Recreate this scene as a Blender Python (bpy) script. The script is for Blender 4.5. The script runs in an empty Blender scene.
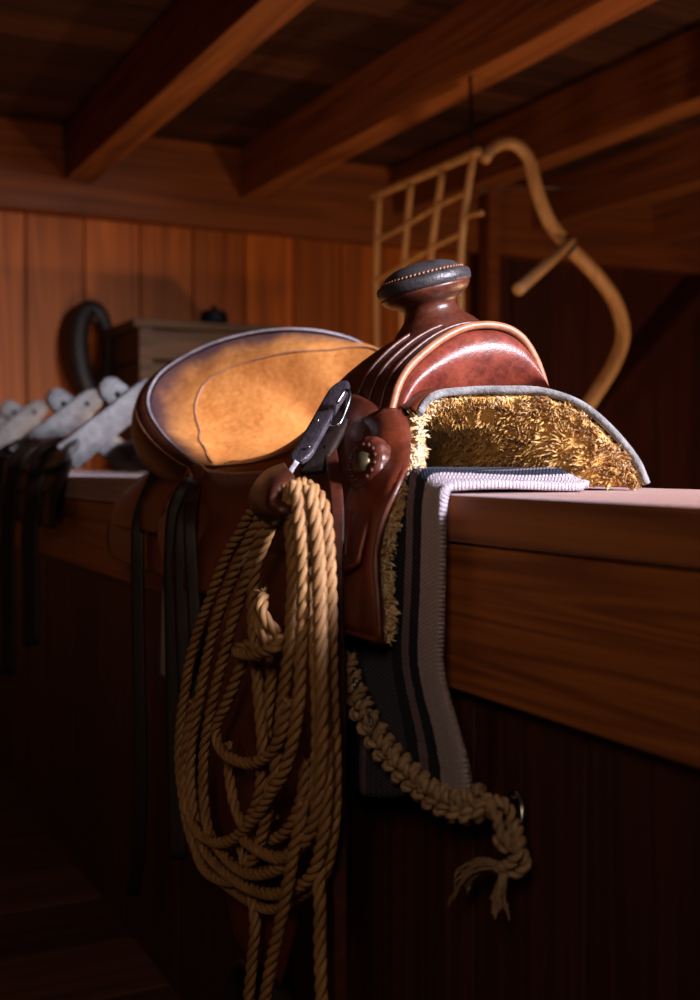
import bpy, bmesh, math, random
from mathutils import Vector, Matrix, noise as mnoise
random.seed(7)
scene = bpy.context.scene
COL = scene.collection
PI = math.pi

# ------------------------------------------------------------------ camera
YAW = math.radians(26.8); PITCH = math.radians(1.86); FPX = 1170.0; CZ = 0.90
cam_d = bpy.data.cameras.new('camera'); cam = bpy.data.objects.new('camera', cam_d); COL.objects.link(cam)
cam.location = (0, 0, CZ)
cam.rotation_euler = (PI/2 - PITCH, 0, -YAW)
cam_d.sensor_fit = 'VERTICAL'; cam_d.sensor_height = 36; cam_d.sensor_width = 25.2
cam_d.lens = FPX*36/1000
cam_d.clip_start = 0.02
cam_d.dof.use_dof = True; cam_d.dof.focus_distance = 1.38; cam_d.dof.aperture_fstop = 3.6
scene.camera = cam
FW = Vector((math.sin(YAW)*math.cos(PITCH), math.cos(YAW)*math.cos(PITCH), -math.sin(PITCH)))
RT = Vector((math.cos(YAW), -math.sin(YAW), 0))
UP = RT.cross(FW)

def P(px, py, X=None, Y=None):
    """world point seen at a photo pixel, at a known lateral (X) or depth (Y) position"""
    d = FW + RT*((px-350)/FPX) - UP*((py-500)/FPX)
    t = X/d.x if X is not None else Y/d.y
    return Vector((0, 0, CZ)) + d*t
def W(x, y, z): return Vector((x, y, z))

# ------------------------------------------------------------------ curves
def cr(pts, n, closed=False):
    """Catmull-Rom through pts, n samples evenly by length"""
    pts = [Vector(p) for p in pts]; m = len(pts); out = []
    segs = m if closed else m-1
    def g(i):
        if closed: return pts[i % m]
        if i < 0: return pts[0]*2-pts[1]
        if i >= m: return pts[-1]*2-pts[-2]
        return pts[i]
    for i in range(segs):
        p0, p1, p2, p3 = g(i-1), g(i), g(i+1), g(i+2)
        for k in range(16):
            t = k/16
            out.append(0.5*((2*p1)+(-p0+p2)*t+(2*p0-5*p1+4*p2-p3)*t*t+(-p0+3*p1-3*p2+p3)*t**3))
    out.append(pts[0].copy() if closed else pts[-1].copy())
    L = [0]
    for a, b in zip(out, out[1:]): L.append(L[-1]+(b-a).length)
    res = []; j = 0
    cnt = n if closed else n-1
    for i in range(n):
        s = L[-1]*i/cnt
        while j < len(L)-2 and L[j+1] < s: j += 1
        f = (s-L[j])/max(L[j+1]-L[j], 1e-9)
        res.append(out[j].lerp(out[j+1], min(max(f, 0), 1)))
    return res
def smooth(t): t = max(0, min(1, t)); return t*t*(3-2*t)

# ------------------------------------------------------------------ mesh builder
class MB:
    def __init__(s): s.v = []; s.f = []; s.uv = {}; s.tone = []
    def add(s, verts, faces, tone=0.5):
        o = len(s.v); s.v += [Vector(v) for v in verts]; s.tone += [tone]*len(verts)
        s.f += [tuple(i+o for i in f) for f in faces]; return o
    def box(s, lo, hi, tone=0.5, M=None):
        x0, y0, z0 = lo; x1, y1, z1 = hi
        vs = [Vector(p) for p in ((x0,y0,z0),(x1,y0,z0),(x1,y1,z0),(x0,y1,z0),(x0,y0,z1),(x1,y0,z1),(x1,y1,z1),(x0,y1,z1))]
        if M is not None: vs = [M @ v for v in vs]
        s.add(vs, [(3,2,1,0),(4,5,6,7),(0,1,5,4),(1,2,6,5),(2,3,7,6),(3,0,4,7)], tone)
    def beam(s, a, b, w, h, up=(0,0,1), tone=0.5):
        """box from a to b, w across, h along up"""
        a, b = Vector(a), Vector(b); d = (b-a); L = d.length; d.normalize()
        u = Vector(up); u = (u-d*u.dot(d)).normalized(); sd = d.cross(u)
        M = Matrix((sd, d, u)).transposed().to_4x4(); M.translation = a
        s.box((-w/2, 0, -h/2), (w/2, L, h/2), tone, M)
    def tube(s, path, r, n=8, caps=True, closed=False, tone=0.5, flat=1.0):
        path = [Vector(p) for p in path]; m = len(path)
        rr = r if isinstance(r, (list, tuple)) else [r]*m
        T = []
        for i in range(m):
            if closed: t = path[(i+1) % m]-path[i-1]
            else: t = path[min(i+1, m-1)]-path[max(i-1, 0)]
            T.append(t.normalized() if t.length > 1e-9 else Vector((0,0,1)))
        u = Vector((0,0,1)) if abs(T[0].z) < 0.9 else Vector((1,0,0))
        u = (u-T[0]*u.dot(T[0])).normalized(); vs = []
        for i in range(m):
            u = (u-T[i]*u.dot(T[i])).normalized(); w = T[i].cross(u)
            for k in range(n):
                a = 2*PI*k/n
                vs.append(path[i]+(u*math.cos(a)*flat+w*math.sin(a))*rr[i])
        fs = []
        for i in range(m if closed else m-1):
            j = (i+1) % m
            for k in range(n):
                l = (k+1) % n
                fs.append((i*n+k, i*n+l, j*n+l, j*n+k))
        if caps and not closed:
            fs.append(tuple(reversed(range(n)))); fs.append(tuple((m-1)*n+k for k in range(n)))
        s.add(vs, fs, tone)
    def grid(s, rows, closed_u=False, tone=0.5):
        """rows: list of equal length point lists; stores UV (u along row, v across rows)"""
        m, n = len(rows), len(rows[0]); vs = [p for r in rows for p in r]; fs = []
        o = len(s.v)
        for i in range(m-1):
            for k in range(n if closed_u else n-1):
                l = (k+1) % n
                fs.append((i*n+k, i*n+l, (i+1)*n+l, (i+1)*n+k))
        s.add(vs, fs, tone)
        for i in range(m):
            for k in range(n): s.uv[o+i*n+k] = (k/(n-1), i/(m-1))
    def lathe(s, prof, n=32, M=None, tone=0.5):
        """prof: (r, z) pairs bottom to top"""
        vs = []
        for r, z in prof:
            for k in range(n):
                a = 2*PI*k/n; v = Vector((r*math.cos(a), r*math.sin(a), z)); vs.append(M @ v if M is not None else v)
        fs = []
        for i in range(len(prof)-1):
            for k in range(n):
                l = (k+1) % n; fs.append((i*n+k, i*n+l, (i+1)*n+l, (i+1)*n+k))
        fs.append(tuple(reversed(range(n)))); fs.append(tuple((len(prof)-1)*n+k for k in range(n)))
        s.add(vs, fs, tone)
    def build(s, name, mat, parent=None, shade=True, solid=0, offset=-1, sub=0, bevel=0, origin=None):
        me = bpy.data.meshes.new(name)
        if parent is not None: org = parent_org(parent)
        elif origin is not None: org = Vector(origin)
        else:
            lo = [min(v[i] for v in s.v) for i in range(3)]; hi = [max(v[i] for v in s.v) for i in range(3)]
            org = Vector(((lo[0]+hi[0])/2, (lo[1]+hi[1])/2, lo[2]))
        me.from_pydata([v-org for v in s.v], [], s.f)
        at = me.attributes.new('tone', 'FLOAT', 'POINT')
        at.data.foreach_set('value', s.tone)
        if s.uv:
            ul = me.uv_layers.new(name='UVMap')
            for lp in me.loops: ul.data[lp.index].uv = s.uv.get(lp.vertex_index, (0, 0))
        bm = bmesh.new(); bm.from_mesh(me); bmesh.ops.recalc_face_normals(bm, faces=bm.faces); bm.to_mesh(me); bm.free()
        me.materials.append(mat)
        if shade: me.polygons.foreach_set('use_smooth', [True]*len(me.polygons))
        o = bpy.data.objects.new(name, me); COL.objects.link(o)
        if parent is not None: o.parent = parent
        else: o.location = org
        ORG[o.name] = org
        if solid: md = o.modifiers.new('thickness', 'SOLIDIFY'); md.thickness = solid; md.offset = offset; md.use_even_offset = False
        if bevel: md = o.modifiers.new('bevel', 'BEVEL'); md.width = bevel; md.segments = 2; md.limit_method = 'ANGLE'
        if sub: md = o.modifiers.new('subdivision', 'SUBSURF'); md.levels = sub; md.render_levels = sub
        return o
ORG = {}
def parent_org(o): return ORG[o.name]
def empty(name, loc):
    o = bpy.data.objects.new(name, None); COL.objects.link(o); o.location = loc; o.empty_display_size = 0.05
    ORG[o.name] = Vector(loc); return o
def tag(o, label=None, cat=None, group=None, kind=None):
    if label: o['label'] = label
    if cat: o['category'] = cat
    if group: o['group'] = group
    if kind: o['kind'] = kind
    return o

# ------------------------------------------------------------------ materials
def hexc(c): return tuple((x/255/12.92 if x/255 <= .04045 else ((x/255+.055)/1.055)**2.4) for x in c)+(1,)
class NT:
    def __init__(s, name):
        s.m = bpy.data.materials.new(name); s.m.use_nodes = True; s.t = s.m.node_tree; s.b = s.t.nodes['Principled BSDF']
    def n(s, typ, **kw):
        x = s.t.nodes.new(typ)
        for k, v in kw.items():
            if k in x.inputs: x.inputs[k].default_value = v
            else: setattr(x, k, v)
        return x
    def l(s, a, b): s.t.links.new(a, b)
    def coord(s, which='Object', scale=(1,1,1), rot=(0,0,0)):
        c = s.n('ShaderNodeTexCoord'); m = s.n('ShaderNodeMapping'); m.inputs['Scale'].default_value = scale; m.inputs['Rotation'].default_value = rot
        s.l(c.outputs[which], m.inputs['Vector']); return m.outputs['Vector']
    def noise(s, vec, scale, detail=4, rough=.55, dist=0):
        x = s.n('ShaderNodeTexNoise'); x.inputs['Scale'].default_value = scale; x.inputs['Detail'].default_value = detail
        x.inputs['Roughness'].default_value = rough; x.inputs['Distortion'].default_value = dist
        s.l(vec, x.inputs['Vector']); return x.outputs['Fac']
    def ramp(s, fac, stops):
        r = s.n('ShaderNodeValToRGB'); e = r.color_ramp.elements
        while len(e) < len(stops): e.new(0.5)
        for i, (p, c) in enumerate(stops): e[i].position = p; e[i].color = c
        s.l(fac, r.inputs['Fac']); return r.outputs['Color']
    def mix(s, a, b, fac, mode='MIX'):
        x = s.n('ShaderNodeMix'); x.data_type = 'RGBA'; x.blend_type = mode
        for v, sock in ((fac, x.inputs[0]), (a, x.inputs[6]), (b, x.inputs[7])):
            if isinstance(v, (int, float, tuple)): sock.default_value = v
            else: s.l(v, sock)
        return x.outputs[2]
    def math(s, op, a, b=0.0, c=0.0):
        x = s.n('ShaderNodeMath'); x.operation = op
        for i, v in enumerate((a, b, c)):
            if isinstance(v, (int, float)): x.inputs[i].default_value = v
            else: s.l(v, x.inputs[i])
        return x.outputs[0]
    def bump(s, h, strength, dist=0.002, prev=None):
        x = s.n('ShaderNodeBump'); x.inputs['Strength'].default_value = strength; x.inputs['Distance'].default_value = dist
        s.l(h, x.inputs['Height'])
        if prev is not None: s.l(prev, x.inputs['Normal'])
        s.l(x.outputs['Normal'], s.b.inputs['Normal']); return x.outputs['Normal']
    def set(s, rough=.5, metal=0, spec=.5):
        s.b.inputs['Roughness'].default_value = rough; s.b.inputs['Metallic'].default_value = metal; s.b.inputs['Specular IOR Level'].default_value = spec
    def base(s, c):
        if isinstance(c, tuple): s.b.inputs['Base Color'].default_value = c
        else: s.l(c, s.b.inputs['Base Color'])

def wood(name, dark, light, axis, grain=1.0, rough=.6, tone=.35, bump=.25, bands=True, spec=.35, fig=.10, sheen=0):
    t = NT(name); sc = [30*grain]*3; sc['XYZ'.index(axis)] = .9*grain
    v = t.coord('Object', tuple(sc)); n1 = t.noise(v, 1.0, 6, .6, .3)
    sc3 = [150*grain]*3; sc3['XYZ'.index(axis)] = 2.5*grain
    n3 = t.noise(t.coord('Object', tuple(sc3)), 1.0, 3, .6)
    f = t.math('MULTIPLY_ADD', n1, .62, t.math('MULTIPLY_ADD', n3, .36, .0))
    if bands:
        sc2 = [11*grain]*3; sc2['XYZ'.index(axis)] = .32*grain
        n2 = t.noise(t.coord('Object', tuple(sc2)), 1.0, 2, .4, .4)
        w = t.math('SINE', t.math('MULTIPLY', n2, 80.0)); f = t.math('MULTIPLY_ADD', w, fig, f)
    c = t.ramp(f, [(.28, hexc(dark)), (.72, hexc(light))])
    a = t.n('ShaderNodeAttribute'); a.attribute_name = 'tone'
    k = t.math('MULTIPLY_ADD', a.outputs['Fac'], 2*tone, 1-tone)
    cc = t.n('ShaderNodeCombineColor'); [t.l(k, cc.inputs[i]) for i in range(3)]
    c = t.mix(c, cc.outputs[0], 1.0, 'MULTIPLY')
    t.base(c); t.set(rough, 0, spec); t.bump(f, bump, .002)
    if sheen:
        t.b.inputs['Sheen Weight'].default_value = sheen; t.b.inputs['Sheen Roughness'].default_value = .4
        t.b.inputs['Sheen Tint'].default_value = (.86, .80, .88, 1)  # lavender-tinted sheen, strongest at grazing angles
    return t.m

def leather(name, dark, light, scale=14, rough=.42, bump=.25, spec=.5, grain=420):
    t = NT(name); v = t.coord('Object')
    n1 = t.noise(v, scale, 5, .6, .4); n2 = t.noise(v, scale*5, 4, .6)
    f = t.math('MULTIPLY_ADD', n2, .35, t.math('MULTIPLY', n1, .7))
    t.base(t.ramp(f, [(.34, hexc(dark)), (.68, hexc(light))]))
    r = t.math('MULTIPLY_ADD', n2, .3, rough-.15); t.set(rough, 0, spec); t.l(r, t.b.inputs['Roughness'])
    vo = t.n('ShaderNodeTexVoronoi'); vo.inputs['Scale'].default_value = grain; t.l(v, vo.inputs['Vector'])
    h = t.math('MULTIPLY_ADD', vo.outputs['Distance'], .4, n2)
    t.bump(h, bump, .0012); return t.m

def plain(name, col, rough=.5, metal=0, var=.25, scale=40, bump=.1):
    t = NT(name); v = t.coord('Object'); n = t.noise(v, scale, 4)
    d = tuple(c*(1-var) for c in col)
    t.base(t.ramp(n, [(.3, hexc(d)), (.7, hexc(col))])); t.set(rough, metal); t.bump(n, bump, .001); return t.m

M = {}
M['cap_board'] = wood('sheened cap board', (108, 54, 22), (172, 98, 46), 'Y', 1.2, .6, .25, .4, fig=.12, sheen=.45)
M['wall_shade'] = wood('shade-darkened wall boards', (54, 18, 10), (84, 31, 16), 'Z', .7, .65, .3, .2)  # shade of the right half put into darker, redder boards and brace
M['brown_dark'] = None
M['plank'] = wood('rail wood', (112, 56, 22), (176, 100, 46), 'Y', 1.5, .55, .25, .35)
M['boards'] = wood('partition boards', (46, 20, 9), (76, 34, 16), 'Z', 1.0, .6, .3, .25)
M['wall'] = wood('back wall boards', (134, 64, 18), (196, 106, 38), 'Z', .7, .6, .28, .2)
M['beam'] = wood('beam wood', (100, 52, 24), (164, 96, 48), 'Y', .8, .6, .2, .2)
M['header'] = wood('header wood', (100, 50, 22), (150, 80, 36), 'X', .8, .6, .2, .2)
M['ceil'] = wood('ceiling boards', (38, 18, 10), (80, 44, 27), 'X', .7, .65, .55, .2)
M['floor'] = wood('floor boards', (58, 32, 22), (104, 64, 44), 'X', .8, .7, .3, .25)
M['grey_wood'] = wood('weathered grey wood', (52, 49, 50), (132, 128, 132), 'Y', 1.5, .5, .2, .3, False)
M['old_wood'] = wood('weathered brown wood', (58, 40, 27), (100, 72, 48), 'X', 1.0, .65, .25, .3)
M['bent'] = wood('bent ash wood', (140, 96, 58), (200, 152, 102), 'Z', 1.6, .45, .15, .15, False)
M['brown_dark'] = leather('dark brown leather', (44, 18, 10), (78, 34, 20), 24, .42)
M['brown'] = leather('saddle brown leather', (60, 22, 10), (104, 42, 20), 16, .40)
M['fork'] = leather('fork leather', (50, 20, 12), (92, 42, 26), 22, .40, .3)
M['red'] = leather('oxblood gullet leather', (70, 24, 20), (132, 58, 40), 30, .42, .35)
M['skirt'] = leather('skirt leather', (66, 24, 11), (108, 44, 20), 12, .45)
M['dark'] = leather('dark strap leather', (20, 11, 8), (40, 23, 16), 30, .55, .5)
M['strap'] = leather('pebbled black leather', (40, 34, 40), (72, 62, 70), 60, .42, .9, .6, 260)
M['cap'] = leather('horn cap leather', (34, 30, 32), (66, 60, 62), 40, .42, .5)
M['welt'] = leather('tan welt leather', (124, 72, 48), (168, 108, 76), 30, .45, .2)
M['iron'] = plain('dull iron', (90, 88, 88), .4, .9)
M['steel'] = plain('bright steel', (190, 190, 195), .25, 1.0, .1)
M['brass'] = plain('aged silver concho', (110, 96, 70), .5, .8)
M['black_iron'] = plain('black iron', (26, 24, 24), .6, .5)
M['thread'] = plain('waxed tan thread', (196, 146, 118), .6)
M['lace'] = plain('pale lace', (165, 156, 164), .6)

def seat_mat():
    t = NT('seat leather'); v = t.coord('Object'); uv = t.n('ShaderNodeTexCoord')
    sep = t.n('ShaderNodeSeparateXYZ'); t.l(uv.outputs['UV'], sep.inputs[0])
    n1 = t.noise(v, 14, 5, .6, .3); n2 = t.noise(v, 110, 4, .65)
    tan = t.ramp(t.math('MULTIPLY_ADD', n2, .5, t.math('MULTIPLY', n1, .5)), [(.32, hexc((172, 98, 40))), (.6, hexc((222, 148, 82))), (.75, hexc((232, 168, 108)))])
    # dark dyed edge of the cantle, cool sheen painted into its purple tint
    e = t.math('ADD', sep.outputs['Y'], t.math('MULTIPLY_ADD', n1, .10, -.05))
    edge = t.ramp(e, [(.0, (1,1,1,1)), (.022, (.9,.9,.9,1)), (.07, (.22,.22,.22,1)), (.11, (0,0,0,1))])
    c = t.mix(tan, hexc((70, 50, 58)), edge)
    front_tone = t.ramp(e, [(.42, (0,0,0,1)), (.62, (1,1,1,1))])
    c = t.mix(c, hexc((140, 66, 26)), front_tone)  # darker brown towards the front of the seat
    vo = t.n('ShaderNodeTexVoronoi'); vo.inputs['Scale'].default_value = 38; t.l(v, vo.inputs['Vector'])
    sp = t.ramp(vo.outputs['Distance'], [(.05, (1,1,1,1)), (.09, (0,0,0,1))])
    c = t.mix(c, hexc((110, 60, 26)), t.mix((0,0,0,1), sp, .7))
    t.base(c); t.set(.42, 0, .5); t.bump(n2, .18, .001); return t.m
M['seat'] = seat_mat()

def rope_mat(name, dark, light):
    t = NT(name); v = t.coord('Object'); n1 = t.noise(v, 30, 4); n2 = t.noise(v, 900, 3, .7)
    f = t.math('MULTIPLY_ADD', n2, .5, t.math('MULTIPLY', n1, .5))
    t.base(t.ramp(f, [(.3, hexc(dark)), (.7, hexc(light))])); t.set(.5, 0, .45); t.bump(n2, .6, .0008); return t.m
M['rope'] = rope_mat('manila rope', (112, 74, 40), (186, 138, 90))
M['braid'] = rope_mat('hemp braid', (122, 94, 70), (190, 156, 122))

def fleece_mat(name, dark, light):
    t = NT(name); v = t.coord('Object'); n = t.noise(v, 60, 4, .6)
    t.base(t.ramp(n, [(.3, hexc(dark)), (.7, hexc(light))])); t.set(.85, 0, .15)
    t.b.inputs['Sheen Weight'].default_value = .3
    t.bump(t.noise(v, 260, 3), .7, .003); return t.m
M['fleece'] = fleece_mat('golden fleece', (164, 112, 44), (218, 170, 92))
M['fleece_edge'] = fleece_mat('cream fleece', (206, 162, 104), (242, 220, 186))  # key-lit whiteness of the fleece tips put into a lighter cream
M['felt'] = fleece_mat('grey felt', (96, 92, 92), (140, 136, 136))

def blanket_mat():
    t = NT('striped saddle blanket'); uv = t.n('ShaderNodeTexCoord'); sep = t.n('ShaderNodeSeparateXYZ'); t.l(uv.outputs['UV'], sep.inputs[0])
    ob = t.coord('Object'); nz = t.noise(ob, 120, 3)
    u = t.math('MULTIPLY_ADD', nz, .006, sep.outputs['X'])
    r = t.n('ShaderNodeValToRGB'); r.color_ramp.interpolation = 'CONSTANT'
    wht = hexc((206, 188, 198)); drk = hexc((54, 57, 70)); lav = hexc((150, 130, 144)); gry = hexc((88, 88, 102))
    st = [(0, wht), (.042, drk), (.062, lav), (.078, drk), (.10, gry), (.185, lav), (.20, drk), (.30, wht), (.335, drk), (.36, lav), (.375, drk), (.5, gry), (.62, wht), (.66, drk), (.96, wht)]
    e = r.color_ramp.elements
    while len(e) < len(st): e.new(.5)
    for i, (p, c) in enumerate(st): e[i].position = p; e[i].color = c
    t.l(u, r.inputs['Fac'])
    # woven twill ribs
    mp = t.n('ShaderNodeMapping'); mp.inputs['Scale'].default_value = (170, 118, 1); t.l(uv.outputs['UV'], mp.inputs['Vector'])
    s2 = t.n('ShaderNodeSeparateXYZ'); t.l(mp.outputs[0], s2.inputs[0])
    zig = t.math('PINGPONG', s2.outputs['X'], 1.0)
    ph = t.math('ADD', s2.outputs['Y'], zig)
    w = t.math('SINE', t.math('MULTIPLY', ph, 2*PI))
    n2 = t.noise(ob, 700, 3, .7)
    h = t.math('MULTIPLY_ADD', n2, .8, t.math('MULTIPLY', w, .5))
    mottle = t.ramp(n2, [(.3, (.62,.62,.62,1)), (.7, (1,1,1,1))])
    t.base(t.mix(r.outputs['Color'], mottle, 1.0, 'MULTIPLY')); t.set(.9, 0, .1); t.bump(h, .9, .003); return t.m
M['blanket'] = blanket_mat()

# ------------------------------------------------------------------ room shell
YB = 4.80
LX0, LX1, LZ = 0.60, 0.95, 0.869
def struct(name, mb, mat, label=None, **kw):
    o = mb.build(name, mat, None, shade=False, **kw); o['kind'] = 'structure'
    if label: o['label'] = label
    return o
RX = 5.2; LXW = -1.9; YF = -2.6; ZC = 2.24
f = MB(); y = YF
i = 0
while y < YB:
    f.box((LXW, y+.002, -.03), (RX, y+.222, 0), random.random()); y += .226
f.box((LXW, YF, -.05), (RX, YB, -.031), .1)
struct('floor', f, M['floor'], 'dark plank floor', bevel=.004)
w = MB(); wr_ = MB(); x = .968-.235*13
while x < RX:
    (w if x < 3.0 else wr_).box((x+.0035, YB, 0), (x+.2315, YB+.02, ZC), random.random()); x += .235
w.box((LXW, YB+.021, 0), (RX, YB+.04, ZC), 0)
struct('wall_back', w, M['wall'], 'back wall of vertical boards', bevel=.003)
struct('wall_back', wr_, M['wall_shade'], 'back wall boards right of the post, coloured darker for the shade', bevel=.003)
w = MB(); y = YF
while y < YB:
    w.box((LXW-.02, y+.003, 0), (LXW, y+.23, ZC), random.random()); y += .235
struct('wall_left', w, M['boards'], 'side wall of vertical boards')
# right wall with a tall window opening
WY0, WY1, WZ0, WZ1 = -1.3, 0.35, 1.1, 2.25
w = MB(); y = YF
while y < YB:
    if y+.235 > WY0 and y < WY1:
        w.box((RX, y+.003, 0), (RX+.02, y+.23, WZ0), random.random()); w.box((RX, y+.003, WZ1), (RX+.02, y+.23, ZC), random.random())
    else: w.box((RX, y+.003, 0), (RX+.02, y+.23, ZC), random.random())
    y += .235
struct('wall_right', w, M['boards'], 'side wall of vertical boards with a window opening')
c = MB(); y = YF
k = 0
while y < YB:
    c.box((LXW, y+.003, ZC), (RX, y+.195, ZC+.025), random.choice((.12, .3, .45, .6, .95)) if k % 3 else .35); y += .2; k += 1
c.box((LXW, YF, ZC+.026), (RX, YB, ZC+.05), 0)
struct('ceiling', c, M['ceil'], 'ceiling of dark boards laid across the beams')
h = MB(); h.box((LXW, YB-.10, 1.895), (RX, YB-.001, ZC-.001)); struct('trim_header', h, M['header'], 'heavy header beam across the back wall', bevel=.006)
BZ = 2.02
for n_, bx in enumerate((.35, 1.105, 1.85, 2.60, 3.36, 4.12)):
    b = MB(); b.box((bx, YF, BZ), (bx+.115, YB-.101, ZC-.001), .5+.2*((n_*7) % 3-1))
    struct('beam', b, M['beam'], 'ceiling joist running towards the back wall', bevel=.004)
# partition: cap, rails, vertical boards
pc = MB(); pc.box((LX0, -.6, LZ-.047), (LX1, YB-.001, LZ), .62)
cap = struct('partition_cap', pc, M['cap_board'], 'wide flat cap board of the stall partition', bevel=.004)
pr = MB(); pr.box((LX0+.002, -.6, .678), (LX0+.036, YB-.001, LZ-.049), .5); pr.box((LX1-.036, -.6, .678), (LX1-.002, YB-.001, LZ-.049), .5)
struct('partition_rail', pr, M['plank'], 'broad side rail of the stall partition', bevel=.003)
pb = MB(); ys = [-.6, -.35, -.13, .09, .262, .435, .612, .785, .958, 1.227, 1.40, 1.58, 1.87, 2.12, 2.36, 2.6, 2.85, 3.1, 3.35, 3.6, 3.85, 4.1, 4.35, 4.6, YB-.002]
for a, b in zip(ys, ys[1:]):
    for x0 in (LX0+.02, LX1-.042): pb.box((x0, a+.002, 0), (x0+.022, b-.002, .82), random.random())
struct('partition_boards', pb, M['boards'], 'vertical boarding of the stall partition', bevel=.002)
# slender post and brace in the shaded right half
po = MB(); po.box((3.05, 4.60, 0), (3.11, 4.66, ZC-.002))
struct('post', po, M['header'], 'slender wooden post by the back wall', bevel=.004)
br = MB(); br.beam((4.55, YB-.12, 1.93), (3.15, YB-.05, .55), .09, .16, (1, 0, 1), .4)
struct('trim_brace', br, M['wall_shade'], 'diagonal brace on the back wall')

# ------------------------------------------------------------------ helpers for leather shapes
def panel(name, rows, mat, parent, n=24, m=18, th=.006, offset=1, sub=0):
    """smooth leather panel through control rows (each row a list of points)"""
    R = [cr(r, n) for r in rows]
    cols = [cr([r[k] for r in R], m) for k in range(n)]
    G = [[cols[k][i] for k in range(n)] for i in range(m)]
    mb = MB(); mb.grid(G); o = mb.build(name, mat, parent, solid=th, offset=offset, sub=sub); return o, G
def strap_path(mb, path, wdir, w, th):
    """flat strap of width w along wdir (per point or constant) and thickness th"""
    path = [Vector(p) for p in path]; m = len(path); vs = []
    for i, p in enumerate(path):
        t = (path[min(i+1, m-1)]-path[max(i-1, 0)]).normalized()
        d = Vector(wdir[i] if isinstance(wdir, list) else wdir); d = (d-t*d.dot(t)).normalized(); nn = t.cross(d)
        ww = w[i] if isinstance(w, list) else w
        for a, b in ((-.5, -.5), (-.3, -.62), (.3, -.62), (.5, -.5), (.5, .5), (.3, .62), (-.3, .62), (-.5, .5)):
            vs.append(p+d*a*ww+nn*b*th)
    fs = []
    for i in range(m-1):
        for k in range(8):
            l = (k+1) % 8; fs.append((i*8+k, i*8+l, (i+1)*8+l, (i+1)*8+k))
    fs.append(tuple(reversed(range(8)))); fs.append(tuple((m-1)*8+k for k in range(8)))
    mb.add(vs, fs)
def tufts(mb, G, count, length, rnd, flip=1, rad=.0011, wfun=None):
    """locks of wool growing out of the grid surface G"""
    m, n = len(G), len(G[0])
    for _ in range(count):
        a, b = rnd.random()*(m-1.001), rnd.random()*(n-1.001); i, k = int(a), int(b); fa, fb = a-i, b-k
        p = G[i][k].lerp(G[i][k+1], fb).lerp(G[i+1][k].lerp(G[i+1][k+1], fb), fa)
        nr = (G[i][k+1]-G[i][k]).cross(G[i+1][k]-G[i][k])
        if nr.length < 1e-12: continue
        nr = nr.normalized()*flip
        L = length*(.5+rnd.random()*.8)
        # clumped direction so that neighbours lean together
        cl = mnoise.noise_vector(p*55)*1.1+mnoise.noise_vector(p*160)*.5
        d = (nr+cl).normalized(); side = d.orthogonal().normalized(); side.rotate(Matrix.Rotation(rnd.random()*6.28, 3, d))
        bend = (cl.cross(nr)*.7+Vector((rnd.uniform(-.5,.5), rnd.uniform(-.5,.5), rnd.uniform(-.6,.3))))
        pts = []
        q = p-nr*.001; dd = d.copy()
        for s_ in range(4): pts.append(q.copy()); q += dd*L/3; dd = (dd+bend*.45).normalized()
        r0 = rad*(.7+rnd.random()*.7)
        mb.tube(pts, [r0*1.2, r0*1.3, r0*.9, r0*.15], 3, False)

# ------------------------------------------------------------------ saddle blanket
bl = MB(); NY, NS = 90, 70
def blanket_pt(u, s):
    """u 0..1 front to rear, s metres from the far side of the cap"""
    Y = .966+u*.85; top = .205
    if s < top: p = W(.800-s, Y+.045*smooth((.05-s)/.05)*(1-u), LZ+.003)
    else:
        t = s-top; rad = .022
        if t < rad*PI/2: a = t/rad; p = W(.595-math.sin(a)*rad*.25+.004*(1-a), Y-.006*a*(1-u), LZ+.003-rad+math.cos(a)*rad)
        else:
            z = LZ+.003-rad-(t-rad*PI/2); p = W(.5895-.0023, Y-.0095*(1-u), z)
            k = (LZ-z)
            p.y -= .056*smooth((k-.15)/.12)*(1-u)**3+.006*smooth(k/.15)*(1-u)**3
            p.x += .004*math.sin(Y*13+z*5)*smooth(k/.2) - .010*smooth(k/.3)
    p.z += .0015*math.sin(Y*40+p.x*30)+(.013*smooth((Y-.970)/.05) if p.z > LZ-.004 else 0)
    return p
rows = []
for i in range(NY):
    u = i/(NY-1); drop = .300+.042*smooth(u/.25)-.012*smooth((u-.4)/.6)
    rows.append([blanket_pt(u, (k/(NS-1))*(.205+drop)) for k in range(NS)])
cols_ = [[rows[i][k] for i in range(NY)] for k in range(NS)]
bl.grid(cols_)
fr = MB()
blanket = bl.build('saddle_blanket', M['blanket'], None, solid=.008, offset=1)
tag(blanket, 'striped woven saddle blanket draped over the wooden partition under the saddle', 'blanket')

# ------------------------------------------------------------------ the saddle
S = empty('western_saddle', (.75, 1.45, LZ)); ORG['western_saddle'] = Vector((.75, 1.45, LZ))
tag(S, 'brown western saddle with tan seat and fleece lining resting on the wooden partition', 'saddle')

# fork: front rim curve, then sections going back
rim_px = [(386,428),(388,420),(392,405),(397,387),(407,369),(423,353),(443,338),(464,328),(485,325),(505,328),(521,338),(533,356),(541,376),(545,392)]
RY = 1.18
rim = cr([P(x, y, Y=RY+.012*abs(i-7)/7*-1) for i, (x, y) in enumerate(rim_px)], 60)
cen = W(.755, RY, .96)
secs = []
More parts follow.
